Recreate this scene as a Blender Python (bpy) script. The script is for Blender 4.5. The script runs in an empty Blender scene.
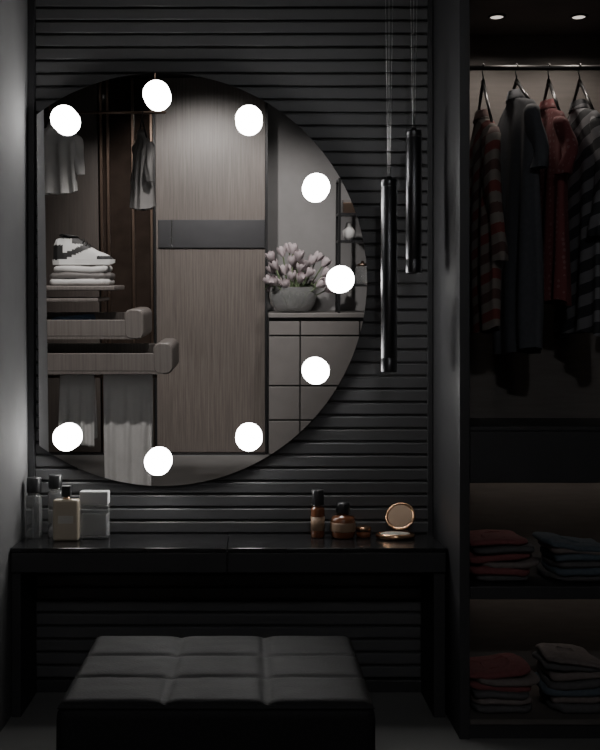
import bpy, bmesh, math, random
from mathutils import Vector, Matrix, Euler, noise
random.seed(4)
C = bpy.context
S = C.scene
PI = math.pi

# ------------------------------------------------------------ materials
def new_mat(name):
    m = bpy.data.materials.new(name); m.use_nodes = True
    nt = m.node_tree
    return m, nt, nt.nodes['Principled BSDF']

def mat(name, col, rough=0.5, metal=0.0, var=0.12, scale=8.0, bump=0.0, trans=0.0, coat=0.0, stretch=None, sheen=0.0, spec=0.5):
    m, nt, b = new_mat(name)
    N, L = nt.nodes, nt.links
    tc = N.new('ShaderNodeTexCoord'); mp = N.new('ShaderNodeMapping')
    if stretch: mp.inputs['Scale'].default_value = stretch
    nz = N.new('ShaderNodeTexNoise'); nz.inputs['Scale'].default_value = scale; nz.inputs['Detail'].default_value = 4
    cr = N.new('ShaderNodeValToRGB')
    c0 = [c*(1-var) for c in col]; c1 = [min(1, c*(1+var)) for c in col]
    cr.color_ramp.elements[0].position = 0.3; cr.color_ramp.elements[1].position = 0.7
    cr.color_ramp.elements[0].color = (*c0, 1); cr.color_ramp.elements[1].color = (*c1, 1)
    L.new(tc.outputs['Object'], mp.inputs['Vector']); L.new(mp.outputs[0], nz.inputs['Vector'])
    L.new(nz.outputs['Fac'], cr.inputs['Fac']); L.new(cr.outputs[0], b.inputs['Base Color'])
    b.inputs['Roughness'].default_value = rough; b.inputs['Metallic'].default_value = metal
    b.inputs['Transmission Weight'].default_value = trans
    b.inputs['Coat Weight'].default_value = coat
    b.inputs['Sheen Weight'].default_value = sheen
    b.inputs['Specular IOR Level'].default_value = spec
    if bump:
        bp = N.new('ShaderNodeBump'); bp.inputs['Strength'].default_value = bump; bp.inputs['Distance'].default_value = 0.01
        L.new(nz.outputs['Fac'], bp.inputs['Height']); L.new(bp.outputs[0], b.inputs['Normal'])
    return m

def mat_wood(name, dark, light, rough=0.4):
    m, nt, b = new_mat(name); N, L = nt.nodes, nt.links
    tc = N.new('ShaderNodeTexCoord'); mp = N.new('ShaderNodeMapping'); mp.inputs['Scale'].default_value = (42, 42, 1.1)
    nz = N.new('ShaderNodeTexNoise'); nz.inputs['Scale'].default_value = 1.6; nz.inputs['Detail'].default_value = 7; nz.inputs['Roughness'].default_value = 0.7
    cr = N.new('ShaderNodeValToRGB')
    cr.color_ramp.elements[0].position = 0.33; cr.color_ramp.elements[1].position = 0.7
    cr.color_ramp.elements[0].color = (*dark, 1); cr.color_ramp.elements[1].color = (*light, 1)
    L.new(tc.outputs['Object'], mp.inputs[0]); L.new(mp.outputs[0], nz.inputs['Vector']); L.new(nz.outputs['Fac'], cr.inputs[0])
    L.new(cr.outputs[0], b.inputs['Base Color']); b.inputs['Roughness'].default_value = rough
    return m

def mat_stripe(name, cols, pitch, tilt=0.0):
    m, nt, b = new_mat(name); N, L = nt.nodes, nt.links
    tc = N.new('ShaderNodeTexCoord'); sp = N.new('ShaderNodeSeparateXYZ')
    L.new(tc.outputs['Object'], sp.inputs[0])
    m1 = N.new('ShaderNodeMath'); m1.operation = 'MULTIPLY_ADD'; m1.inputs[1].default_value = tilt
    L.new(sp.outputs['X'], m1.inputs[0]); L.new(sp.outputs['Z'], m1.inputs[2])
    m2 = N.new('ShaderNodeMath'); m2.operation = 'DIVIDE'; m2.inputs[1].default_value = pitch; L.new(m1.outputs[0], m2.inputs[0])
    m3 = N.new('ShaderNodeMath'); m3.operation = 'FRACT'; L.new(m2.outputs[0], m3.inputs[0])
    cr = N.new('ShaderNodeValToRGB'); cr.color_ramp.interpolation = 'CONSTANT'
    while len(cr.color_ramp.elements) < len(cols): cr.color_ramp.elements.new(0.5)
    for i, c in enumerate(cols):
        cr.color_ramp.elements[i].position = i/len(cols); cr.color_ramp.elements[i].color = (*c, 1)
    L.new(m3.outputs[0], cr.inputs[0]); L.new(cr.outputs[0], b.inputs['Base Color'])
    b.inputs['Roughness'].default_value = 0.9
    return m

def mat_dots(name, base, dot, scale=45):
    m, nt, b = new_mat(name); N, L = nt.nodes, nt.links
    tc = N.new('ShaderNodeTexCoord'); v = N.new('ShaderNodeTexVoronoi'); v.inputs['Scale'].default_value = scale; v.inputs['Randomness'].default_value = 0.3
    cr = N.new('ShaderNodeValToRGB'); cr.color_ramp.interpolation = 'CONSTANT'
    cr.color_ramp.elements[0].color = (*dot, 1); cr.color_ramp.elements[1].position = 0.28; cr.color_ramp.elements[1].color = (*base, 1)
    L.new(tc.outputs['Object'], v.inputs['Vector']); L.new(v.outputs['Distance'], cr.inputs[0]); L.new(cr.outputs[0], b.inputs['Base Color'])
    b.inputs['Roughness'].default_value = 0.9
    return m

def mat_emit(name, col, s):
    m, nt, b = new_mat(name)
    b.inputs['Base Color'].default_value = (*col, 1)
    b.inputs['Emission Color'].default_value = (*col, 1); b.inputs['Emission Strength'].default_value = s
    return m

M_slat = mat('slat_lacquer', (0.085, 0.085, 0.088), 0.45, var=0.06, scale=5)
M_wall = mat('wall_plaster', (0.105, 0.105, 0.107), 0.8, var=0.08, scale=6, bump=0.05)
M_dark = mat('dark_laminate', (0.024, 0.024, 0.026), 0.5, var=0.1)
M_black = mat('black_lacquer', (0.014, 0.014, 0.015), 0.3, var=0.1)
M_vanglass = mat('smoked_glass_top', (0.014, 0.014, 0.015), 0.2, var=0.1)
M_inner = mat('wardrobe_lining', (0.095, 0.084, 0.078), 0.7, var=0.1, stretch=(1, 1, 8))
M_floor = mat('floor_stone', (0.17, 0.168, 0.165), 0.45, var=0.12, scale=3)
M_ceil = mat('ceiling_paint', (0.10, 0.10, 0.10), 0.9, var=0.05)
M_leather = mat('ottoman_leather', (0.0125, 0.0125, 0.0135), 0.6, var=0.1, scale=120, bump=0.12, spec=0.14)
M_wood = mat_wood('walnut_veneer', (0.092, 0.077, 0.069), (0.185, 0.160, 0.145))
M_wood3 = mat_wood('dark_walnut_veneer', (0.055, 0.046, 0.041), (0.095, 0.080, 0.072))
M_wood2 = mat_wood('drawer_veneer', (0.15, 0.132, 0.122), (0.25, 0.225, 0.210))
M_bronze = mat('bronze_glass', (0.03, 0.022, 0.018), 0.08, var=0.2)
M_bframe = mat('bronze_metal', (0.25, 0.18, 0.14), 0.3, metal=1)
M_chrome = mat('chrome', (0.7, 0.7, 0.7), 0.15, metal=1, var=0.03)
M_gun = mat('gunmetal', (0.09, 0.09, 0.095), 0.36, metal=1, var=0.05)
M_railm = mat('rail_metal', (0.06, 0.06, 0.06), 0.5, metal=1, var=0.05)
M_cream = mat('white_cotton', (0.66, 0.65, 0.64), 0.9, var=0.06)
M_grey = mat('rear_wall_paint', (0.23, 0.225, 0.225), 0.8, var=0.05)
M_cab = mat('cabinet_lacquer', (0.19, 0.178, 0.172), 0.4, var=0.05)

# ------------------------------------------------------------ mesh helpers
parent_mats = {}
def link(ob, parent=None):
    C.collection.objects.link(ob)
    if parent is not None:
        ob.parent = parent
        ob.matrix_parent_inverse = parent_mats[parent.name].inverted()
    return ob
def empty(name, loc, rot=(0, 0, 0)):
    e = bpy.data.objects.new(name, None); e.location = loc; e.rotation_euler = rot
    e.empty_display_size = 0.05
    C.collection.objects.link(e)
    parent_mats[e.name] = Matrix.Translation(loc) @ Euler(rot).to_matrix().to_4x4()
    return e
def local(ob):   # child given in the parent's own frame
    ob.matrix_parent_inverse = Matrix.Identity(4); return ob

def mesh_ob(name, bm, mats, loc=(0, 0, 0), parent=None, smooth=False, rot=(0, 0, 0)):
    bmesh.ops.recalc_face_normals(bm, faces=bm.faces)
    me = bpy.data.meshes.new(name); bm.to_mesh(me); bm.free()
    for m in (mats if isinstance(mats, (list, tuple)) else [mats]): me.materials.append(m)
    if smooth:
        for p in me.polygons: p.use_smooth = True
    ob = bpy.data.objects.new(name, me); ob.location = loc; ob.rotation_euler = rot
    return link(ob, parent)

def add_box(bm, x0, x1, y0, y1, z0, z1, mi=0):
    vs = [bm.verts.new((x, y, z)) for z in (z0, z1) for y in (y0, y1) for x in (x0, x1)]
    for f in ((0, 1, 3, 2), (4, 6, 7, 5), (0, 4, 5, 1), (2, 3, 7, 6), (0, 2, 6, 4), (1, 5, 7, 3)):
        fc = bm.faces.new([vs[i] for i in f]); fc.material_index = mi

def box(name, x0, x1, y0, y1, z0, z1, m, bevel=0.0, parent=None, seg=2):
    bm = bmesh.new()
    cx, cy, cz = (x0+x1)/2, (y0+y1)/2, (z0+z1)/2
    add_box(bm, x0-cx, x1-cx, y0-cy, y1-cy, z0-cz, z1-cz)
    ob = mesh_ob(name, bm, m, (cx, cy, cz), parent)
    if bevel:
        md = ob.modifiers.new('bevel', 'BEVEL'); md.width = bevel; md.segments = seg; md.limit_method = 'ANGLE'
        if seg > 2:
            for p in ob.data.polygons: p.use_smooth = True
            ob.modifiers.new('wn', 'WEIGHTED_NORMAL')
    return ob

def add_lathe(bm, prof, off=(0, 0, 0), seg=32, mi=0, sx=1, sy=1, M=None):
    rings = []
    for r, z in prof:
        ring = []
        for i in range(seg):
            a = 2*PI*i/seg
            p = Vector((r*math.cos(a)*sx, r*math.sin(a)*sy, z))
            if M is not None: p = M @ p
            ring.append(bm.verts.new(p+Vector(off)))
        rings.append(ring)
    for a, b in zip(rings, rings[1:]):
        for i in range(seg):
            f = bm.faces.new((a[i], a[(i+1) % seg], b[(i+1) % seg], b[i])); f.material_index = mi; f.smooth = True
    for ring in (rings[0], rings[-1]):
        f = bm.faces.new(ring); f.material_index = mi

def add_tube(bm, pts, rad, seg=8, mi=0, flat=1.0):
    pts = [Vector(p) for p in pts]; rings = []
    n = len(pts)
    for k, p in enumerate(pts):
        t = (pts[min(k+1, n-1)]-pts[max(k-1, 0)]).normalized()
        u = t.cross(Vector((0, 1, 0)))
        if u.length < 0.1: u = t.cross(Vector((1, 0, 0)))
        u.normalize(); v = t.cross(u).normalized()
        r = rad[k] if isinstance(rad, (list, tuple)) else rad
        rings.append([bm.verts.new(p+u*r*math.cos(2*PI*i/seg)+v*r*flat*math.sin(2*PI*i/seg)) for i in range(seg)])
    for a, b in zip(rings, rings[1:]):
        for i in range(seg):
            f = bm.faces.new((a[i], a[(i+1) % seg], b[(i+1) % seg], b[i])); f.material_index = mi; f.smooth = True
    for ring in (rings[0], rings[-1]):
        f = bm.faces.new(ring); f.material_index = mi

def lathe(name, prof, loc, m, parent=None, seg=32, **k):
    bm = bmesh.new(); add_lathe(bm, prof, seg=seg, **k)
    return mesh_ob(name, bm, m, loc, parent)

# ------------------------------------------------------------ room shell
H = 3.6
box('floor', -2.5, 1.95, -6.5, 0.1, -0.1, 0, M_floor)
box('ceiling', -2.5, 1.95, -6.5, 0.1, H, H+0.1, M_ceil)
box('wall_back', -0.93, 1.95, 0, 0.1, 0, H, M_dark)
box('wall_left', -2.5, -0.93, -0.53, 0.1, 0, H, M_wall)
box('wall_left_far', -2.5, -2.4, -6.5, -0.53, 0, H, M_wall)
box('wall_right', 1.85, 1.95, -6.5, 0, 0, H, M_dark)
box('wall_rear', -2.4, 1.85, -6.5, -6.4, 0, H, M_grey)
box('trim_1', -0.93, -0.902, -0.045, 0, 0, H, M_dark, 0.003)
box('baseboard_back', -0.90, 0.72, -0.05, 0, 0, 0.05, M_dark, 0.003)

# slatted cladding: flat, lightly bevelled boards with narrow shadow gaps
bm = bmesh.new()
z = 0.055; pitch = 0.0545
x0, x1 = -0.90, 0.722
add_box(bm, x0, x1, -0.006, 0.0, 0.05, H)
while z < H-0.05:
    prof = [(-0.006, z), (-0.022, z+0.0005), (-0.0252, z+0.0032), (-0.0282, z+0.0415), (-0.0258, z+0.0448), (-0.006, z+0.0455)]
    a = [bm.verts.new((x0, p[0], p[1])) for p in prof]; b = [bm.verts.new((x1, p[0], p[1])) for p in prof]
    n = len(prof)
    for i in range(n): bm.faces.new((a[i], a[(i+1) % n], b[(i+1) % n], b[i]))
    bm.faces.new(a); bm.faces.new(b)
    z += pitch
mesh_ob('slat_wall_panel', bm, M_slat)
box('trim_2', 0.722, 0.745, -0.035, 0, 0, H, M_dark, 0.003)

# ------------------------------------------------------------ vanity
van = empty('vanity_table', (-0.1, -0.19, 0.6))
box('top_left', -0.926, -0.101, -0.38, -0.032, 0.637, 0.652, M_vanglass, 0.002, van)
box('top_right', -0.097, 0.738, -0.38, -0.032, 0.637, 0.652, M_vanglass, 0.002, van)
box('body', -0.924, 0.736, -0.365, -0.032, 0.560, 0.636, M_black, 0.002, van)
box('drawer_front_left', -0.924, -0.101, -0.379, -0.366, 0.558, 0.634, M_dark, 0.003, van)
box('drawer_front_right', -0.097, 0.736, -0.379, -0.366, 0.558, 0.634, M_dark, 0.003, van)
box('side_left', -0.926, -0.89, -0.36, -0.055, 0.0, 0.559, M_dark, 0.003, van)
box('side_right', 0.692, 0.738, -0.36, -0.055, 0.0, 0.559, M_dark, 0.003, van)

# ------------------------------------------------------------ mirror with globe lamps
m_mirror, nt, b = new_mat('silvered_glass')
b.inputs['Metallic'].default_value = 1; b.inputs['Roughness'].default_value = 0.0
b.inputs['Base Color'].default_value = (0.86, 0.86, 0.86, 1)
M_bulb = mat_emit('opal_glass_lit', (1.0, 0.985, 0.96), 25)
TILT = math.radians(2.2)
mir = empty('vanity_mirror', (-0.376, -0.085, 1.693), (TILT, 0, 0))
R = 0.842; chord = -0.503
a0 = math.acos(chord/R)
pts = []
n = 120
for i in range(n+1):
    a = -a0 + 2*a0*i/n
    pts.append((R*math.cos(a), R*math.sin(a)))
def dshape(bm, pts, yf, yb, mi_front, mi_side):
    f = [bm.verts.new((p[0], yf, p[1])) for p in pts]; bk = [bm.verts.new((p[0], yb, p[1])) for p in pts]
    k = len(pts)
    fc = bm.faces.new(f); fc.material_index = mi_front
    fc = bm.faces.new(bk); fc.material_index = mi_side
    for i in range(k):
        fc = bm.faces.new((f[i], f[(i+1) % k], bk[(i+1) % k], bk[i])); fc.material_index = mi_side
bm = bmesh.new(); dshape(bm, pts, 0, 0.008, 0, 1)
local(mesh_ob('mirror_glass', bm, [m_mirror, M_gun], parent=mir))
bm = bmesh.new(); dshape(bm, [(p[0]*0.93-0.0, p[1]*0.93) for p in pts], 0.0085, 0.022, 0, 0)
local(mesh_ob('mirror_backing', bm, [M_black], parent=mir))
RB, OFF = 0.0545, 0.036
for i, dg in enumerate((0, 30, 60, 90, 120, -30, -60, -90, -120)):
    a = math.radians(dg); px = -0.013+0.745*math.cos(a); pz = 0.006+0.745*math.sin(a)
    rot = Matrix.Rotation(math.radians(90), 4, 'X')  # local z -> -y
    bm = bmesh.new()
    t0 = math.acos(OFF/RB)
    prof = [(RB*math.sin(t0+(PI-t0)*t/24), OFF-RB*math.cos(t0+(PI-t0)*t/24)) for t in range(0, 24)] + [(0.0005, OFF+RB)]
    add_lathe(bm, prof, seg=44, M=rot)
    local(mesh_ob('bulb_%d' % (i+1), bm, M_bulb, (px, 0, pz), mir))

# ------------------------------------------------------------ pendants
def pendant(x, y, z0, z1, r, m):
    e = empty('pendant_lamp', (x, y, (z0+z1)/2))
    h = (z1-z0)/2
    lathe('shade', [(r*0.86, -h+0.02), (r*0.86, -h), (r*0.97, -h), (r, -h+0.003), (r, -h+0.05), (r*0.965, -h+0.052), (r*0.965, -h+0.056), (r, -h+0.058), (r, h-0.03), (r*0.96, h-0.028), (r*0.96, h-0.024), (r, h-0.022), (r, h-0.003), (r*0.95, h), (0.012, h), (0.010, h+0.012), (0.003, h+0.014)], (x, y, (z0+z1)/2), m, e)
    lathe('lens', [(r*0.8, 0), (r*0.8, 0.004)], (x, y, z0+0.014), M_cream, e)
    bm = bmesh.new()
    for dx in (-0.012, 0.0, 0.013):
        add_tube(bm, [(dx*0.3, 0, 0.012), (dx*1.2, 0, (H-z1)*0.5), (dx*1.9, 0, H-z1-0.02)], 0.0014, 6)
    mesh_ob('cord', bm, M_cord, (x, y, z1), e)
    lathe('canopy', [(0.05, 0), (0.05, 0.02), (0.045, 0.022)], (x, y, H-0.022), M_black, e)
M_cord = mat('cord_steel', (0.35, 0.35, 0.35), 0.4, metal=1, var=0.03)
pendant(0.529, -0.30, 1.323, 2.07, 0.031, M_gun)
pendant(0.628, -0.28, 1.709, 2.265, 0.031, M_gun)

# ------------------------------------------------------------ ottoman
ott = empty('tufted_ottoman', (-0.10, -1.24, 0.2))
W, Dp, nx, ny, sub = 0.835, 0.69, 3, 3, 20
bm = bmesh.new()
NX, NY = nx*sub, ny*sub
grid = []
for j in range(NY+1):
    row = []
    for i in range(NX+1):
        u, v = i/NX, j/NY
        cu, cv = (u*nx) % 1, (v*ny) % 1
        du = min(cu, 1-cu); dv = min(cv, 1-cv)
        bu = 0.10 if (u < 0.5/nx or u > 1-0.5/nx) and (cu < .5) == (u < .5) else 0
        bv = 0.10 if (v < 0.5/ny or v > 1-0.5/ny) and (cv < .5) == (v < .5) else 0
        if i in (0, NX): du = 0; bu = 0.04
        if j in (0, NY): dv = 0; bv = 0.04
        def puff(d): return 1-math.exp(-d*20)
        hgt = 0.011*puff(du+bu)*puff(dv+bv)+0.003*math.sin(PI*min(1, max(0, cu)))*math.sin(PI*cv)
        hgt += 0.0012*noise.noise(Vector((u*14, v*14, 1)))
        row.append(bm.verts.new((-W/2+u*W, -Dp/2+v*Dp, 0.441+hgt)))
    grid.append(row)
for j in range(NY):
    for i in range(NX):
        f = bm.faces.new((grid[j][i], grid[j][i+1], grid[j+1][i+1], grid[j+1][i])); f.smooth = True
loop = [grid[0][i] for i in range(NX)]+[grid[j][NX] for j in range(NY)]+[grid[NY][i] for i in range(NX, 0, -1)]+[grid[j][0] for j in range(NY, 0, -1)]
prev = loop
for (z, o) in ((0.440, 0.006), (0.432, 0.010), (0.428, 0.005), (0.422, 0.009), (0.40, 0.011), (0.25, 0.012), (0.06, 0.008), (0.05, 0.0)):
    cur = []
    for vtx in loop:
        x, y = vtx.co.x, vtx.co.y
        sx = (1 if x > 0 else -1) if abs(abs(x)-W/2) < 1e-5 else 0
        sy = (1 if y > 0 else -1) if abs(abs(y)-Dp/2) < 1e-5 else 0
        cur.append(bm.verts.new((x+sx*o, y+sy*o, z)))
    k = len(loop)
    for i in range(k):
        f = bm.faces.new((prev[i], prev[(i+1) % k], cur[(i+1) % k], cur[i])); f.smooth = (z < 0.428)
    prev = cur
bm.faces.new(prev)
mesh_ob('cushion_body', bm, M_leather, (-0.10, -1.24, 0.0), ott)
box('plinth', -0.48, 0.28, -1.55, -0.93, 0.0, 0.051, M_black, 0, ott)

# ------------------------------------------------------------ open wardrobe
wd = empty('open_wardrobe', (1.29, -0.3, 1.4))
X0, X1 = 0.746, 1.84
Yf, Yb = -0.60, -0.002
box('side_left', X0, X0+0.037, Yf, Yb, 0, H-0.002, M_dark, 0.002, wd)
box('side_right', X1-0.037, X1, Yf, Yb, 0, H-0.002, M_dark, 0.002, wd)
xi0, xi1 = X0+0.038, X1-0.038
box('back_panel', xi0, xi1, -0.02, Yb, 0.05, 2.8, M_inner, 0, wd)
box('top_panel', xi0, xi1, Yf+0.0, -0.021, 2.716, 2.78, M_inner, 0.002, wd)
box('top_fascia', xi0, xi1, Yf, -0.021, 2.782, H-0.002, M_dark, 0.002, wd)
box('drawer_front', xi0, xi1, Yf+0.002, -0.021, 0.925, 1.112, M_dark, 0.003, wd)
box('drawer_top', xi0, xi1, Yf, -0.021, 1.114, 1.130, M_dark, 0.002, wd)
box('shelf_upper', xi0, xi1, Yf, -0.021, 0.505, 0.552, M_dark, 0.003, wd)
box('shelf_bottom', xi0, xi1, Yf, -0.021, 0.052, 0.072, M_inner, 0.002, wd)
box('plinth', xi0, xi1, Yf+0.01, -0.021, 0.0, 0.050, M_dark, 0, wd)
bm = bmesh.new()
r90 = Matrix.Rotation(math.radians(90), 4, 'Y')
add_lathe(bm, [(0.010, -0.508), (0.010, 0.508)], seg=16, M=r90)
mesh_ob('hanging_rail', bm, M_railm, (1.293, -0.30, 2.506), wd)
M_led = mat_emit('led_strip', (1.0, 0.89, 0.80), 4.5)
box('led_strip_upper', xi0+0.03, xi1-0.03, -0.13, -0.115, 0.918, 0.924, M_led, 0, wd)
box('led_strip_lower', xi0+0.03, xi1-0.03, -0.13, -0.115, 0.498, 0.504, M_led, 0, wd)
M_spot = mat_emit('spot_lens', (1.0, 0.9, 0.8), 1.0)
def downlight(x, y, z, energy, size, col=(1, 0.9, 0.8), emat=None, r=0.035, aim=None, parent=None, blend=0.6, soft=0.03):
    e = empty('added_downlight', (x, y, z)) if parent is None else parent  # without a parent: an added, unseen lamp with its own fixture
    lathe('trim_ring', [(r*0.72, -0.001), (r*0.76, -0.006), (r, -0.005), (r, -0.0005)], (x, y, z), M_gun, e)
    lathe('lens', [(r*0.7, -0.003), (r*0.7, -0.001)], (x, y, z), emat or M_spot, e)
    L = bpy.data.lights.new('spot', 'SPOT'); L.energy = energy; L.spot_size = math.radians(size); L.spot_blend = blend; L.color = col
    L.shadow_soft_size = soft
    o = bpy.data.objects.new('spot', L); o.location = (x, y, z-0.02); link(o, e)
    if aim:
        d = Vector(aim)-Vector(o.location); o.rotation_euler = d.to_track_quat('-Z', 'Y').to_euler()
downlight(0.955, -0.27, 2.716, 6, 150, parent=wd)
downlight(1.276, -0.27, 2.716, 6, 150, parent=wd)

# ------------------------------------------------------------ garments
def garment(name, loc, yaw, width, length, m, sleeve=0.5, thick=0.06, seed=0, flare=1.05, collar=True, hanger_mat=M_black, drop=0.10):
    e = empty(name, loc, (0, 0, yaw))
    hw = width/2
    bm = bmesh.new()
    rings = []
    seg = 56
    prof = [(-drop, .050, .030), (-drop-.01, .058, .031), (-drop-.025, hw*.55, .028), (-drop-.045, hw*.8, .026), (-drop-.07, hw*.95, .028), (-drop-.11, hw*1.0, .032)]
    nz = 22
    for k in range(1, nz+1):
        t = k/nz
        prof.append((-drop-.11-(length-.11)*t, hw*(0.98+(flare-0.98)*t), thick*(0.85+0.3*t)))
    for (z, a, b_) in prof:
        t = min(1, max(0, (-z-drop)/length)); ring = []
        for i in range(seg):
            th = 2*PI*i/seg
            c, s = math.cos(th), math.sin(th)
            fold = 0.42*t**0.6*math.sin(5*c*2.2+seed*1.7+0.8*math.sin(z*5+seed)) + 0.2*t*math.sin(11*c+seed*3+z*4)
            x = a*math.copysign(abs(c)**0.8, c)*(1+0.03*math.sin(z*9+seed))
            y = b_*math.copysign(abs(s)**0.8, s)+b_*fold*(0.5+0.5*abs(s))
            zz = z + (0.012*math.sin(th*2+seed)*t)
            ring.append(bm.verts.new((x, y, zz)))
        rings.append(ring)
    for a, b_ in zip(rings, rings[1:]):
        for i in range(seg):
            f = bm.faces.new((a[i], a[(i+1) % seg], b_[(i+1) % seg], b_[i])); f.smooth = True
    if collar:
        cr = []
        for (z, r1, r2) in ((-drop, .050, .030), (-drop+.024, .047, .028), (-drop+.028, .051, .031), (-drop-.008, .068, .038)):
            cr.append([bm.verts.new((r1*math.cos(2*PI*i/seg), r2*math.sin(2*PI*i/seg), z - 0.02*(1 if math.sin(2*PI*i/seg) < 0 else 0)*abs(math.sin(2*PI*i/seg)))) for i in range(seg)])
        for a, b_ in zip(cr, cr[1:]):
            for i in range(seg):
                f = bm.faces.new((a[i], a[(i+1) % seg], b_[(i+1) % seg], b_[i])); f.smooth = True
    if sleeve > 0:
        for sgn in (-1, 1):
            sr = []; ns = 16; sg = 24
            for k in range(ns+1):
                t = k/ns
                cx = sgn*(hw*0.86+0.040*math.sin(min(1, t*2.2)*PI/2)+0.012*math.sin(t*6+seed))
                cz = -drop-.070-sleeve*t
                cy = 0.014*math.sin(t*5+seed+sgn)
                rx = 0.054*(1-0.22*t)*(0.5 if k == 0 else 0.85 if k == 1 else 1); ry = 0.028*(1-0.1*t)*(0.6 if k == 0 else 1)
                sr.append([bm.verts.new((cx+rx*math.cos(2*PI*i/sg)*(1+.12*math.sin(3*i+seed+t*4)*t), cy+ry*math.sin(2*PI*i/sg)*(1+.22*math.sin(2*i*.5+t*9)*(.3+t)), cz)) for i in range(sg)])
            for a, b_ in zip(sr, sr[1:]):
                for i in range(sg):
                    f = bm.faces.new((a[i], a[(i+1) % sg], b_[(i+1) % sg], b_[i])); f.smooth = True
            bm.faces.new(sr[0])
    local(mesh_ob('cloth', bm, m, parent=e))
    bm = bmesh.new()
    add_tube(bm, [(0.0, 0, -0.055), (0.0, 0, -0.035), (0.010, 0, -0.02)] + [(0.0145*math.cos(a), 0, 0.0145*math.sin(a)) for a in [math.radians(d) for d in range(-40, 190, 20)]], 0.003, 8)
    add_tube(bm, [(-hw*.80, 0, -drop-.060), (-hw*.4, 0, (-drop-.110)/2), (0, 0, -0.05), (hw*.4, 0, (-drop-.110)/2), (hw*.80, 0, -drop-.060)], [.006, .007, .009, .007, .006], 8, flat=0.8)
    add_tube(bm, [(-hw*.80, 0, -drop-.060), (hw*.80, 0, -drop-.060)], .005, 8)
    local(mesh_ob('hanger', bm, hanger_mat, parent=e))
    return e

M_st1 = mat_stripe('red_cream_stripes', [(0.14, 0.034, 0.030), (0.17, 0.15, 0.135), (0.075, 0.04, 0.036), (0.16, 0.14, 0.125)], 0.15, 0.35)
M_navy = mat('navy_pique', (0.058, 0.061, 0.070), 0.9, var=0.1, scale=60)
M_red = mat_dots('red_dotted', (0.13, 0.034, 0.036), (0.18, 0.09, 0.09))
M_st2 = mat_stripe('mono_stripes', [(0.024, 0.026, 0.030), (0.15, 0.15, 0.16)], 0.085, 0.3)
rz = 2.506; ry = -0.30
a90 = math.radians(90)
garment('striped_sweater', (0.895, ry, rz), a90+0.02, 0.38, 0.82, M_st1, 0.50, 0.032, 1, drop=0.20)
garment('polo_shirt', (1.025, ry, rz), a90+0.10, 0.42, 0.98, M_navy, 0.24, 0.038, 2, drop=0.12)
garment('dotted_shirt', (1.150, ry, rz), a90+0.03, 0.38, 0.76, M_red, 0.22, 0.032, 3, drop=0.16)
garment('striped_shirt', (1.270, ry, rz), a90+0.05, 0.42, 0.88, M_st2, 0.45, 0.036, 4, drop=0.16)
garment('dark_jacket', (1.45, ry, rz), a90, 0.42, 0.95, M_navy, 0.5, 0.045, 5)
garment('grey_shirt', (1.60, ry, rz), a90, 0.40, 0.9, M_wall, 0.5, 0.04, 6)

def pile(name, x, y, z, w, d, layers, mats_, seed):
    rnd = random.Random(seed); bm = bmesh.new(); zz = 0.0
    nl = len(layers)
    for li, (h, mi) in enumerate(layers):
        ox, oy = rnd.uniform(-.016, .016), rnd.uniform(-.012, .012); ww = w*rnd.uniform(.82, 1.02); dd = d*rnd.uniform(.92, 1.0)
        nseg, nr = 48, 6
        rings = []
        tl = rnd.uniform(-.06, .06)*(li/nl)
        for k in range(nr+1):
            t = -1+2*k/nr
            inset = 1-0.07*abs(t)**3
            ring = []
            for i in range(nseg):
                th = 2*PI*i/nseg; c, s = math.cos(th), math.sin(th)
                px = ww/2*inset*math.copysign(abs(c)**0.36, c); py = dd/2*inset*math.copysign(abs(s)**0.36, s)
                wob = 0.012*noise.noise(Vector((px*16, py*16, li*3+seed)))
                sag = 0.012*math.sin(px*14+seed+li)*(li/nl)+px*tl
                ring.append(bm.verts.new((ox+px+wob, oy+py+wob, zz+h*(0.5+0.5*t*(0.96))+wob*abs(t)*0.6+sag)))
            rings.append(ring)
        if li == 0:
            for ring in rings:
                for v in ring: v.co.z = max(v.co.z, 0.0)
        for a, b_ in zip(rings, rings[1:]):
            for i in range(nseg):
                f = bm.faces.new((a[i], a[(i+1) % nseg], b_[(i+1) % nseg], b_[i])); f.material_index = mi; f.smooth = True
        f = bm.faces.new(rings[0]); f.material_index = mi
        top = rings[-1]; cxy = Vector((ox, oy, zz+h+0.004)); prev = top
        for sc in (0.8, 0.45):
            cur = [bm.verts.new((cxy.x+(v.co.x-cxy.x)*sc, cxy.y+(v.co.y-cxy.y)*sc, v.co.z+0.004*(1-sc)+0.006*noise.noise(Vector((v.co.x*20, v.co.y*20, seed))))) for v in top]
            for i in range(nseg):
                f = bm.faces.new((prev[i], prev[(i+1) % nseg], cur[(i+1) % nseg], cur[i])); f.material_index = mi; f.smooth = True
            prev = cur
        f = bm.faces.new(prev); f.material_index = mi
        zz += h
    return mesh_ob(name, bm, mats_, (x, y, z), None)
M_cl = [mat('red_knit', (0.18, 0.06, 0.062), 0.95, scale=60, bump=.2), mat('charcoal_knit', (0.085, 0.082, 0.085), 0.95, scale=60, bump=.2),
        mat('blue_knit', (0.075, 0.095, 0.115), 0.95, scale=60, bump=.2), mat('taupe_knit', (0.16, 0.135, 0.128), 0.95, scale=60, bump=.2)]
pile('folded_clothes', 0.925, -0.42, 0.556, 0.235, 0.26, [(.024, 1), (.028, 0), (.022, 3), (.028, 0), (.022, 1), (.022, 0)], M_cl, 3)
pile('folded_clothes', 1.20, -0.42, 0.556, 0.235, 0.26, [(.024, 1), (.026, 2), (.022, 1), (.026, 2), (.022, 3), (.022, 2)], M_cl, 5)
pile('folded_clothes', 0.925, -0.42, 0.075, 0.235, 0.26, [(.026, 1), (.026, 3), (.026, 1), (.026, 0), (.026, 3), (.024, 0)], M_cl, 7)
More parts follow.
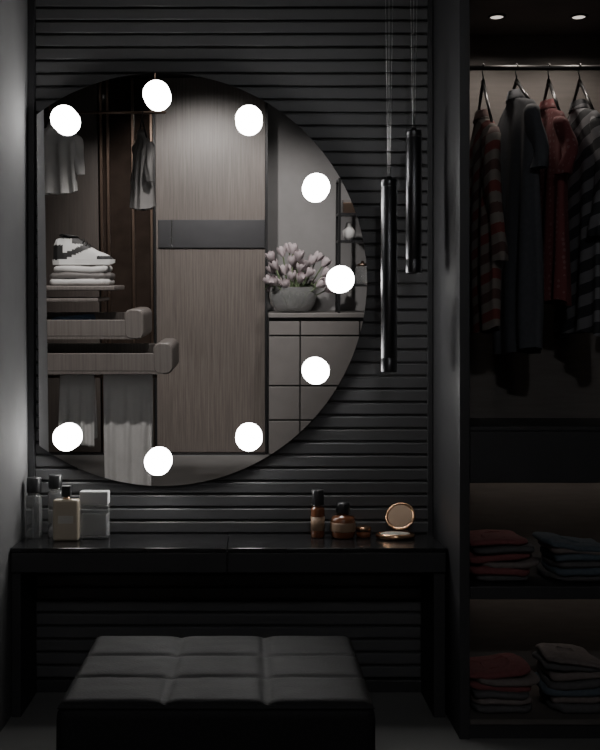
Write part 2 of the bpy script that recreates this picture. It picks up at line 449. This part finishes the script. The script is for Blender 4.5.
pile('folded_clothes', 1.20, -0.42, 0.075, 0.235, 0.26, [(.03, 1), (.03, 3), (.028, 2), (.028, 1), (.028, 3), (.024, 1), (.02, 3)], M_cl, 9)

# ------------------------------------------------------------ vanity objects
ZT = 0.6525
M_clear = mat('clear_glass', (0.75, 0.76, 0.76), 0.05, trans=0.85, var=0.02)
M_beige = mat('beige_glass', (0.42, 0.36, 0.28), 0.25, var=0.04, coat=0.5)
M_amber = mat('amber_glass', (0.17, 0.062, 0.028), 0.2, var=0.1, coat=0.5)
M_gold = mat('rose_gold', (0.75, 0.45, 0.28), 0.25, metal=1, var=0.05)
M_goldm = mat('matte_gold', (0.30, 0.20, 0.13), 0.5, var=0.1)
M_capd = mat('dark_cap', (0.03, 0.03, 0.032), 0.3)
M_white = mat('white_plastic', (0.5, 0.5, 0.5), 0.4, var=0.03)
M_label = mat('paper_label', (0.5, 0.48, 0.44), 0.8, var=0.03)

def bottle_round(name, x, y, r, hb, hc, mb, mc, rc=None, liquid=None):
    e = empty(name, (x, y, ZT)); rc = rc or r*0.8
    lathe('body', [(r*.9, 0), (r, .004), (r, hb-.012), (r*.92, hb-.004), (r*.55, hb), (r*.5, hb+.008)], (x, y, ZT), mb, e)
    lathe('cap', [(rc*.97, hb+.007), (rc, hb+.01), (rc, hb+hc-.004), (rc*.93, hb+hc)], (x, y, ZT), mc, e)
    lathe('collar', [(rc*.8, hb+.001), (rc*.8, hb+.007)], (x, y, ZT), M_chrome, e)
    return e
bottle_round('lotion_bottle', -0.886, -0.13, .033, .175, .068, M_clear, M_capd, .029)
bottle_round('toner_bottle', -0.803, -0.11, .030, .19, .062, M_clear, M_capd, .027)
e = empty('perfume_bottle', (-0.742, -0.2, ZT))
box('body', -0.794, -0.69, -0.225, -0.175, ZT, ZT+.165, M_beige, .012, e, 4)
box('cap', -0.760, -0.724, -0.218, -0.182, ZT+.175, ZT+.218, M_capd, .004, e, 3)
lathe('neck', [(.012, .16), (.012, .176)], (-0.742, -0.2, ZT), M_gold, e)
box('label', -0.772, -0.712, -0.2262, -0.225, ZT+.07, ZT+.1, M_label, 0, e)
e = empty('cologne_bottle', (-0.638, -0.14, ZT))
box('body', -0.698, -0.580, -0.172, -0.108, ZT, ZT+.135, M_clear, .008, e, 3)
box('liquid', -0.689, -0.589, -0.163, -0.117, ZT+.010, ZT+.10, M_white, .005, e, 2)
box('cap', -0.697, -0.581, -0.171, -0.109, ZT+.137, ZT+.19, M_white, .005, e, 3)
e = bottle_round('serum_bottle', 0.262, -0.13, .028, .125, .068, M_amber, M_capd, .025)
lathe('label', [(.0284, .03), (.0284, .085)], (0.262, -0.13, ZT), M_goldm, e)
e = empty('perfume_flacon', (0.363, -0.14, ZT))
lathe('body', [(.040, 0), (.047, .006), (.050, .035), (.050, .075), (.044, .088), (.020, .094), (.018, .1)], (0.363, -0.14, ZT), M_amber, e)
lathe('band', [(.0495, .028), (.0515, .032), (.0515, .060), (.0505, .064)], (0.363, -0.14, ZT), M_goldm, e)
lathe('cap', [(.026, .1), (.028, .103), (.028, .135), (.024, .143), (.008, .145)], (0.363, -0.14, ZT), M_capd, e)
e = empty('cream_jar', (0.448, -0.12, ZT))
lathe('jar', [(.026, 0), (.03, .004), (.03, .025)], (0.448, -0.12, ZT), M_amber, e)
lathe('lid', [(.031, .0255), (.031, .040), (.027, .043)], (0.448, -0.12, ZT), M_gold, e)
e = empty('powder_compact', (0.573, -0.15, ZT))
lathe('base', [(.07, 0), (.078, .004), (.08, .012), (.076, .02), (.066, .021), (.064, .016), (.03, .015)], (0.573, -0.15, ZT), M_gold, e, sy=.75)
lathe('powder', [(.06, .0165), (.058, .020), (.02, .021)], (0.573, -0.15, ZT), M_label, e, sy=.75)
rot = Matrix.Rotation(math.radians(-24), 4, 'Z') @ Matrix.Rotation(math.radians(62), 4, 'X')
lo = (0.030, 0.070, 0.078)
bm = bmesh.new(); add_lathe(bm, [(.05, -.008), (.056, -.005), (.060, 0), (.059, .005), (.051, .006), (.050, .003), (.02, .0028)], seg=40, M=rot, off=lo, sx=1.05)
mesh_ob('lid', bm, M_gold, (0.573, -0.15, ZT), e)
bm = bmesh.new(); add_lathe(bm, [(.048, .0035), (.048, .0045)], seg=40, M=rot, off=lo, sx=1.05)
mesh_ob('lid_lining', bm, M_goldm, (0.573, -0.15, ZT), e)
bm = bmesh.new(); add_tube(bm, [(-.005, .062, .016), (.06, .055, .018)], .006, 10)
mesh_ob('hinge', bm, M_gold, (0.573, -0.15, ZT), e)

# ------------------------------------------------------------ rest of the dressing room (seen in the mirror)
cl = empty('sliding_closet', (-0.9, -6.1, 1.8))
box('door_wood', -0.924, 0.115, -6.06, -6.0, 0.02, H-0.02, M_wood, .003, cl)
box('door_band', -0.90, 0.115, -5.998, -5.975, 1.985, 2.25, M_gun, .003, cl)
box('band_accent', -0.78, -0.765, -5.974, -5.972, 1.985, 2.25, M_chrome, 0, cl)
box('door_edge_left', -0.945, -0.926, -6.07, -5.985, 0.0, H-0.02, M_black, 0, cl)
box('door_edge_right', 0.117, 0.14, -6.39, -5.985, 0.0, H-0.01, M_black, 0, cl)
box('glass_panel', -1.46, -0.947, -6.06, -6.04, 0.02, H-0.02, M_bronze, 0, cl)
for i, xx in enumerate((-1.44, -1.375, -1.14, -0.965)):
    box('glass_frame_%d' % i, xx-.012, xx+.012, -6.045, -6.0, 0.02, H-0.02, M_bframe, .002, cl)
box('door_wood_far', -2.39, -1.47, -6.06, -6.0, 0.02, H-0.02, M_wood3, .003, cl)
box('floor_track', -2.39, 0.115, -6.06, -5.96, 0.0, 0.018, M_gun, 0, cl)

# chest of drawers
cb = empty('drawer_cabinet', (0.7, -6.0, 0.7))
box('carcass', 0.145, 1.60, -6.38, -5.64, 0.06, 1.335, M_dark, 0, cb)
box('countertop', 0.142, 1.63, -6.385, -5.60, 1.336, 1.375, M_cab, .004, cb)
box('plinth', 0.16, 1.58, -6.36, -5.68, 0.0, 0.059, M_dark, 0, cb)
k = 0
for (xa, xb) in ((0.148, 0.43), (0.442, 0.98), (0.992, 1.597)):
    for (za, zb) in ((0.065, 0.375), (0.39, 0.695), (0.71, 1.16), (1.175, 1.30)):
        k += 1
        box('front_%d' % k, xa, xb, -5.639, -5.615, za, zb, M_cab, .004, cb)

# tulips
tv = empty('tulip_vase', (0.373, -5.85, 1.376))
lathe('bowl', [(.10, 0), (.16, .012), (.21, .08), (.225, .16), (.205, .24), (.20, .24), (.218, .16), (.2, .085), (.15, .02), (.05, .015)], (0.373, -5.85, 1.376), M_clear, tv, sy=.6)
M_stem = mat('tulip_stem', (0.09, 0.13, 0.06), 0.6); M_pet = mat('tulip_petal', (0.50, 0.43, 0.45), 0.6, var=0.2, scale=14)
bs, bb = bmesh.new(), bmesh.new()
rnd = random.Random(8)
heads = []
for i in range(34):
    for _ in range(60):
        hx = rnd.uniform(-.20, .30); hz = rnd.uniform(.26, .60) - abs(hx-.04)*0.5; hy = rnd.uniform(-.11, .11)
        if all((Vector((hx, hy*1.2, hz))-h).length > 0.07 for h in heads): break
    heads.append(Vector((hx, hy*1.2, hz)))
for h in heads:
    base = Vector((h.x*.25, h.y*.2, .03))
    add_tube(bs, [base, base.lerp(h, .5)+Vector((0, 0, .03)), h], .006, 6)
    d = (h-Vector((0, 0, .1))).normalized(); q = d.to_track_quat('Z', 'Y').to_matrix().to_4x4()
    for p in range(6):   # six overlapping petals
        a = p*PI/3+h.x*20
        Mp = Matrix.Translation(h) @ q @ Matrix.Rotation(a, 4, 'Z')
        rows = []
        for t in range(7):
            tt = t/6; w = .036*math.sin(PI*(0.12+0.80*tt))**0.8; rr = .010+.037*math.sin(PI*min(1, tt*1.0)*.62)*(1.0 if p % 2 else .86)
            rows.append([bb.verts.new(Mp @ Vector((rr*math.cos(w/.034*s*.6), rr*math.sin(w/.034*s*.6)*1.1, tt*.098))) for s in (-1, -.5, 0, .5, 1)])
        for a_, b_ in zip(rows, rows[1:]):
            for s in range(4):
                f = bb.faces.new((a_[s], a_[s+1], b_[s+1], b_[s])); f.smooth = True
for i in range(16):
    a = rnd.uniform(0, 2*PI); L = rnd.uniform(.2, .3); rows = []
    for t in range(8):
        tt = t/7; o = L*tt; w = .022*math.sin(PI*(.15+.85*tt))
        c = Vector((math.cos(a)*(.05+o*.75), math.sin(a)*(.03+o*.35), .15+.27*tt-.20*tt**3))
        s = Vector((-math.sin(a), math.cos(a), 0))*w
        rows.append([bs.verts.new(c-s), bs.verts.new(c-Vector((0, 0, .008))), bs.verts.new(c+s)])
    for a_, b_ in zip(rows, rows[1:]):
        for s in range(2): bs.faces.new((a_[s], a_[s+1], b_[s+1], b_[s]))
mesh_ob('stems_and_leaves', bs, M_stem, (0.373, -5.85, 1.376), tv)
mesh_ob('tulip_heads', bb, M_pet, (0.373, -5.85, 1.376), tv)

# display shelf on counter
ds = empty('display_shelf', (0.98, -5.9, 1.376))
for i, (xx, yy) in enumerate(((0.80, -5.72), (1.25, -5.72), (0.80, -6.02), (1.25, -6.02))):
    box('post_%d' % i, xx-.012, xx+.012, yy-.012, yy+.012, 1.376, 2.62, M_black, 0, ds)
for i, zz in enumerate((1.62, 2.03, 2.28, 2.60)):
    box('shelf_%d' % i, 0.79, 1.26, -6.03, -5.71, zz, zz+.02, M_gun, 0, ds)
e = empty('ceramic_vase', (0.90, -5.86, 2.05))
lathe('body', [(.03, .001), (.055, .04), (.06, .09), (.03, .13), (.025, .15), (.032, .165)], (0.90, -5.86, 2.05), M_cream, e)
e = empty('glass_jar', (1.03, -5.86, 1.64))
lathe('body', [(.06, .001), (.065, .02), (.065, .15), (.05, .17)], (1.03, -5.86, 1.64), M_clear, e)
lathe('lid', [(.052, .171), (.052, .19), (.015, .2), (.015, .22)], (1.03, -5.86, 1.64), M_bframe, e)
e = empty('storage_box', (0.92, -5.86, 2.30))
box('box', 0.84, 1.0, -5.93, -5.79, 2.301, 2.40, M_bframe, .004, e); box('lid', 0.836, 1.004, -5.934, -5.786, 2.401, 2.43, M_cab, .004, e)

# left pull-out closet
lc = empty('pullout_closet', (-2.0, -3.5, 1.5))
box('side_near', -2.39, -1.66, -3.16, -3.13, 0, 3.0, M_wood3, .002, lc)
box('side_far', -2.39, -1.66, -3.87, -3.84, 0, 3.0, M_wood3, .002, lc)
box('back', -2.398, -2.38, -3.84, -3.16, 0, 3.0, M_wood3, 0, lc)
box('top', -2.39, -1.66, -3.84, -3.16, 2.97, 3.0, M_wood3, 0, lc)
box('tray_upper', -2.37, -0.965, -3.80, -3.20, 1.615, 1.648, M_wood2, .008, lc, 3)
box('tray_lower', -2.37, -1.08, -3.80, -3.20, 1.535, 1.56, M_wood2, .006, lc, 3)
def drawer(tag, xe, z0, z1):
    box(tag+'_bottom', -2.37, xe-.03, -3.80, -3.20, z0, z0+.02, M_wood2, 0, lc)
    box(tag+'_side_a', -2.37, xe-.05, -3.235, -3.20, z0+.021, z1-.075, M_wood2, .004, lc)
    box(tag+'_side_b', -2.37, xe-.05, -3.80, -3.765, z0+.021, z1-.04, M_wood2, .004, lc)
    bm = bmesh.new(); h = (z1-z0); rr = .05
    prof = []
    w = .12
    for (cx, cz, a0_) in ((w/2-rr, h/2-rr, 0), (-w/2+rr*.6, h/2-rr, 90), (-w/2+rr*.6, -h/2+rr, 180), (w/2-rr, -h/2+rr, 270)):
        for k in range(7):
            a = math.radians(a0_+k*15); prof.append((cx+rr*math.cos(a), cz+rr*math.sin(a)))
    A = [bm.verts.new((p[0], -.305, p[1])) for p in prof]; B = [bm.verts.new((p[0], .305, p[1])) for p in prof]
    for i in range(len(prof)):
        bm.faces.new((A[i], A[(i+1) % len(prof)], B[(i+1) % len(prof)], B[i]))
    bm.faces.new(A); bm.faces.new(B)
    ob = mesh_ob(tag+'_front', bm, M_wood2, (xe-.02, -3.5, (z0+z1)/2), lc)
    ob.modifiers.new('b', 'BEVEL').width = .01
drawer('drawer_top', -0.80, 1.275, 1.485)
drawer('drawer_low', -0.60, 1.03, 1.25)
bm = bmesh.new()
add_tube(bm, [(-1.9, -3.5, 0.985), (-0.70, -3.5, 0.985)], .011, 12)
for dx in (-1.8, -0.72): add_tube(bm, [(dx, -3.5, 0.985), (dx, -3.5, 1.03)], .006, 8)
mesh_ob('trouser_rail', bm, M_bframe, (0, 0, 0), lc)
M_bl = mat('blue_cloth', (0.10, 0.17, 0.28), 0.9)
pile('folded_scarf', -1.30, -3.5, 1.2975, 0.30, 0.36, [(.07, 0), (.06, 1)], [M_cream, M_bl], 12)
pile('folded_towels', -1.22, -3.5, 1.651, 0.46, 0.42, [(.045, 0), (.045, 1), (.045, 0)], [M_cream, M_cab], 14)

# clothes draped over the pull-out rail
def drape(name, x, y, z, w, l1, l2, seed):
    bm = bmesh.new(); r = .017; path = []
    for k in range(24): path.append((r, -l1+l1*k/24))
    for k in range(9): path.append((r*math.cos(PI*k/8), r*math.sin(PI*k/8)))
    for k in range(1, 25): path.append((-r, -l2*k/24))
    cols = 44; rows = []
    for (py, pz) in path:
        t = max(0, -pz); row = []
        for i in range(cols+1):
            u = i/cols
            sp = 1+.10*t*math.sin(seed)
            px = (u-.5)*w*sp
            yy = py*(1+2.2*min(1, t*2)) + math.copysign(1, py)*.018*min(1, t*2.5)*(math.sin(u*19+seed+t*2)+.5*math.sin(u*37+seed*2))*.6 + math.copysign(.018*min(1, t*2.5), py)
            row.append(bm.verts.new((px, yy, pz+.008*math.sin(u*11+seed)*min(1, t*2))))
        rows.append(row)
    for a, b_ in zip(rows, rows[1:]):
        for i in range(cols):
            f = bm.faces.new((a[i], a[i+1], b_[i+1], b_[i])); f.smooth = True
    ob = mesh_ob(name, bm, M_cream, (x, y, z))
    ob.modifiers.new('thick', 'SOLIDIFY').thickness = .004
    return ob
drape('draped_trousers', -1.28, -3.5, 0.987, 0.25, 0.50, 0.46, 1.3)
drape('draped_trousers', -0.91, -3.5, 0.987, 0.36, 0.86, 0.80, 4.1)

# sneaker
M_blk = mat('sneaker_black', (0.02, 0.02, 0.02), 0.5); M_sw = mat('sneaker_white', (0.75, 0.75, 0.74), 0.5, var=.03)
def sneaker(name, ox, oy, oz, sc=1.0):
    e = empty(name, (ox, oy, oz))
    st = [(-.18, .030, .030, .13), (-.165, .040, .040, .165), (-.12, .046, .045, .19), (-.06, .045, .045, .185), (-.01, .046, .046, .155), (.04, .050, .050, .12), (.09, .055, .055, .088), (.14, .052, .052, .070), (.175, .036, .036, .052), (.188, .018, .018, .036)]
    fine = []
    for p, q in zip(st, st[1:]):
        for k in range(6): fine.append(tuple(p[j]+(q[j]-p[j])*k/6 for j in range(4)))
    fine.append(st[-1])
    bm = bmesh.new(); rings = []; ns = 44
    for (x, w0, w1, h) in fine:
        ring = []
        for i in range(ns):
            a = PI*i/(ns-1); c, s = math.cos(a), math.sin(a)
            ring.append(bm.verts.new((x*sc, w0*math.copysign(abs(c)**.6, c)*sc*(1-.25*s*min(1, max(0, (h-.09)/.05))), (.028+(h-.028)*max(0, s)**.8)*sc)))
        rings.append(ring)
    for a, b_ in zip(rings, rings[1:]):
        for i in range(ns-1):
            f = bm.faces.new((a[i], a[i+1], b_[i+1], b_[i])); f.smooth = True
            cc = f.calc_center_median()/sc; x, zz = cc.x, cc.z
            heel = x < -.125 and zz < .125
            swoosh = abs((zz-.060)-(x+.10)*.45) < .020 and -.14 < x < .07
            tongue = zz > .130 and x > -.07
            toe = x > .09 and zz < .055
            f.material_index = 1 if (heel or swoosh or tongue or toe or zz > .165) else 0
    bm.faces.new(rings[0]); bm.faces.new(rings[-1])
    mesh_ob('upper', bm, [M_sw, M_blk], (ox, oy, oz), e)
    bm = bmesh.new(); lo, hi = [], []
    out = [(-.19, .0), (-.185, .025), (-.15, .046), (-.05, .046), (.05, .054), (.12, .058), (.17, .045), (.198, .018)]
    out = out+[(x, -w) for x, w in out[::-1][:-1]]
    for (x, w) in out:
        lo.append(bm.verts.new((x*sc, w*sc, .0+(.012*sc if x > .18 else 0)))); hi.append(bm.verts.new((x*sc*1.01, w*1.03*sc, .034*sc)))
    for i in range(len(out)):
        bm.faces.new((lo[i], lo[(i+1) % len(out)], hi[(i+1) % len(out)], hi[i]))
    bm.faces.new(lo); bm.faces.new(hi)
    mesh_ob('sole', bm, M_sw, (ox, oy, oz), e)
    bm = bmesh.new()
    for k_ in range(5):
        x = (.0+k_*.02); z = .157-k_*.0165
        add_tube(bm, [(x*sc, -.03*sc, (z-.02)*sc), (x*sc, 0, (z+.006)*sc), (x*sc, .03*sc, (z-.02)*sc)], .005*sc, 6)
    mesh_ob('laces', bm, M_blk, (ox, oy, oz), e)
    bm = bmesh.new(); add_lathe(bm, [(.034*sc, 0), (.042*sc, .004), (.040*sc, .014), (.03*sc, .012)], sx=1.4, seg=24, M=Matrix.Rotation(.15, 4, 'Y'))
    mesh_ob('collar', bm, M_blk, (ox-.09*sc, oy, oz+.178*sc), e)
sneaker('sneaker', -1.21, -3.42, 1.797, 1.12)
sneaker('sneaker', -1.25, -3.58, 1.797, 1.12)

# rails + white garments
def rail(name, xa, xb, y, z, drops):
    e = empty(name, ((xa+xb)/2, y, z)); bm = bmesh.new()
    add_tube(bm, [(xa-(xa+xb)/2, 0, 0), (xb-(xa+xb)/2, 0, 0)], .011, 12)
    for (dx, top) in drops: add_tube(bm, [(dx, 0, 0), (dx, 0, top)], .006, 8)
    mesh_ob('rod', bm, M_bframe, ((xa+xb)/2, y, z), e)
rail('ceiling_clothes_rail', -1.62, -0.66, -3.95, 2.95, ((-.4, H-2.95), (.4, H-2.95)))
garment('white_blouse', (-1.50, -3.95, 2.95), 0.2, 0.34, 0.5, M_cream, 0.3, .05, 21)
M_dim = mat('grey_linen', (0.30, 0.29, 0.285), 0.9, var=0.06)
garment('linen_blouse', (-0.84, -3.95, 2.95), 1.1, 0.26, 0.56, M_dim, 0.3, .05, 22, drop=0.16)

# added ceiling spots, out of view, to brighten the reflected room and closet
M_spot2 = mat_emit('added_spot_lens', (1.0, 0.95, 0.9), 8)  # lens glow of the added spots only
wc = (1, .95, .91)
for (x, y, en, sz, aim) in ((-0.50, -3.5, 470, 62, (-0.45, -6.0, 1.9)), (0.65, -4.3, 140, 70, (0.6, -6.3, 1.5)),
                       (-0.35, -3.0, 110, 60, (-1.25, -3.5, 1.4)), (-1.6, -4.9, 40, 70, (-1.5, -6, 1.6)),
                       (-1.15, -1.6, 230, 46, (-1.15, -3.6, 1.3))):
    downlight(x, y, H, en, sz, col=wc, emat=M_spot2, r=.05, aim=aim, soft=0.06)
# added out-of-view fill spot, weakly washing the vanity wall, ottoman and wardrobe
downlight(0.35, -5.7, H, 150, 50, col=(0.97, 0.98, 1), emat=M_spot2, r=.05, aim=(0.3, -0.2, 0.6), soft=0.12)

# ------------------------------------------------------------ world + camera
w = bpy.data.worlds.new('world'); S.world = w; w.use_nodes = True
w.node_tree.nodes['Background'].inputs[0].default_value = (0.8, 0.88, 1, 1); w.node_tree.nodes['Background'].inputs[1].default_value = 0.02
cam = bpy.data.cameras.new('camera'); co = bpy.data.objects.new('camera', cam); C.collection.objects.link(co)
co.location = (0, -4.5, 1.37); co.rotation_euler = (math.radians(90), 0, 0)
cam.sensor_fit = 'VERTICAL'; cam.sensor_height = 36; cam.lens = 1080/750*36
cam.shift_x = 47/750; cam.shift_y = -15/750; cam.clip_start = 0.05
S.camera = co
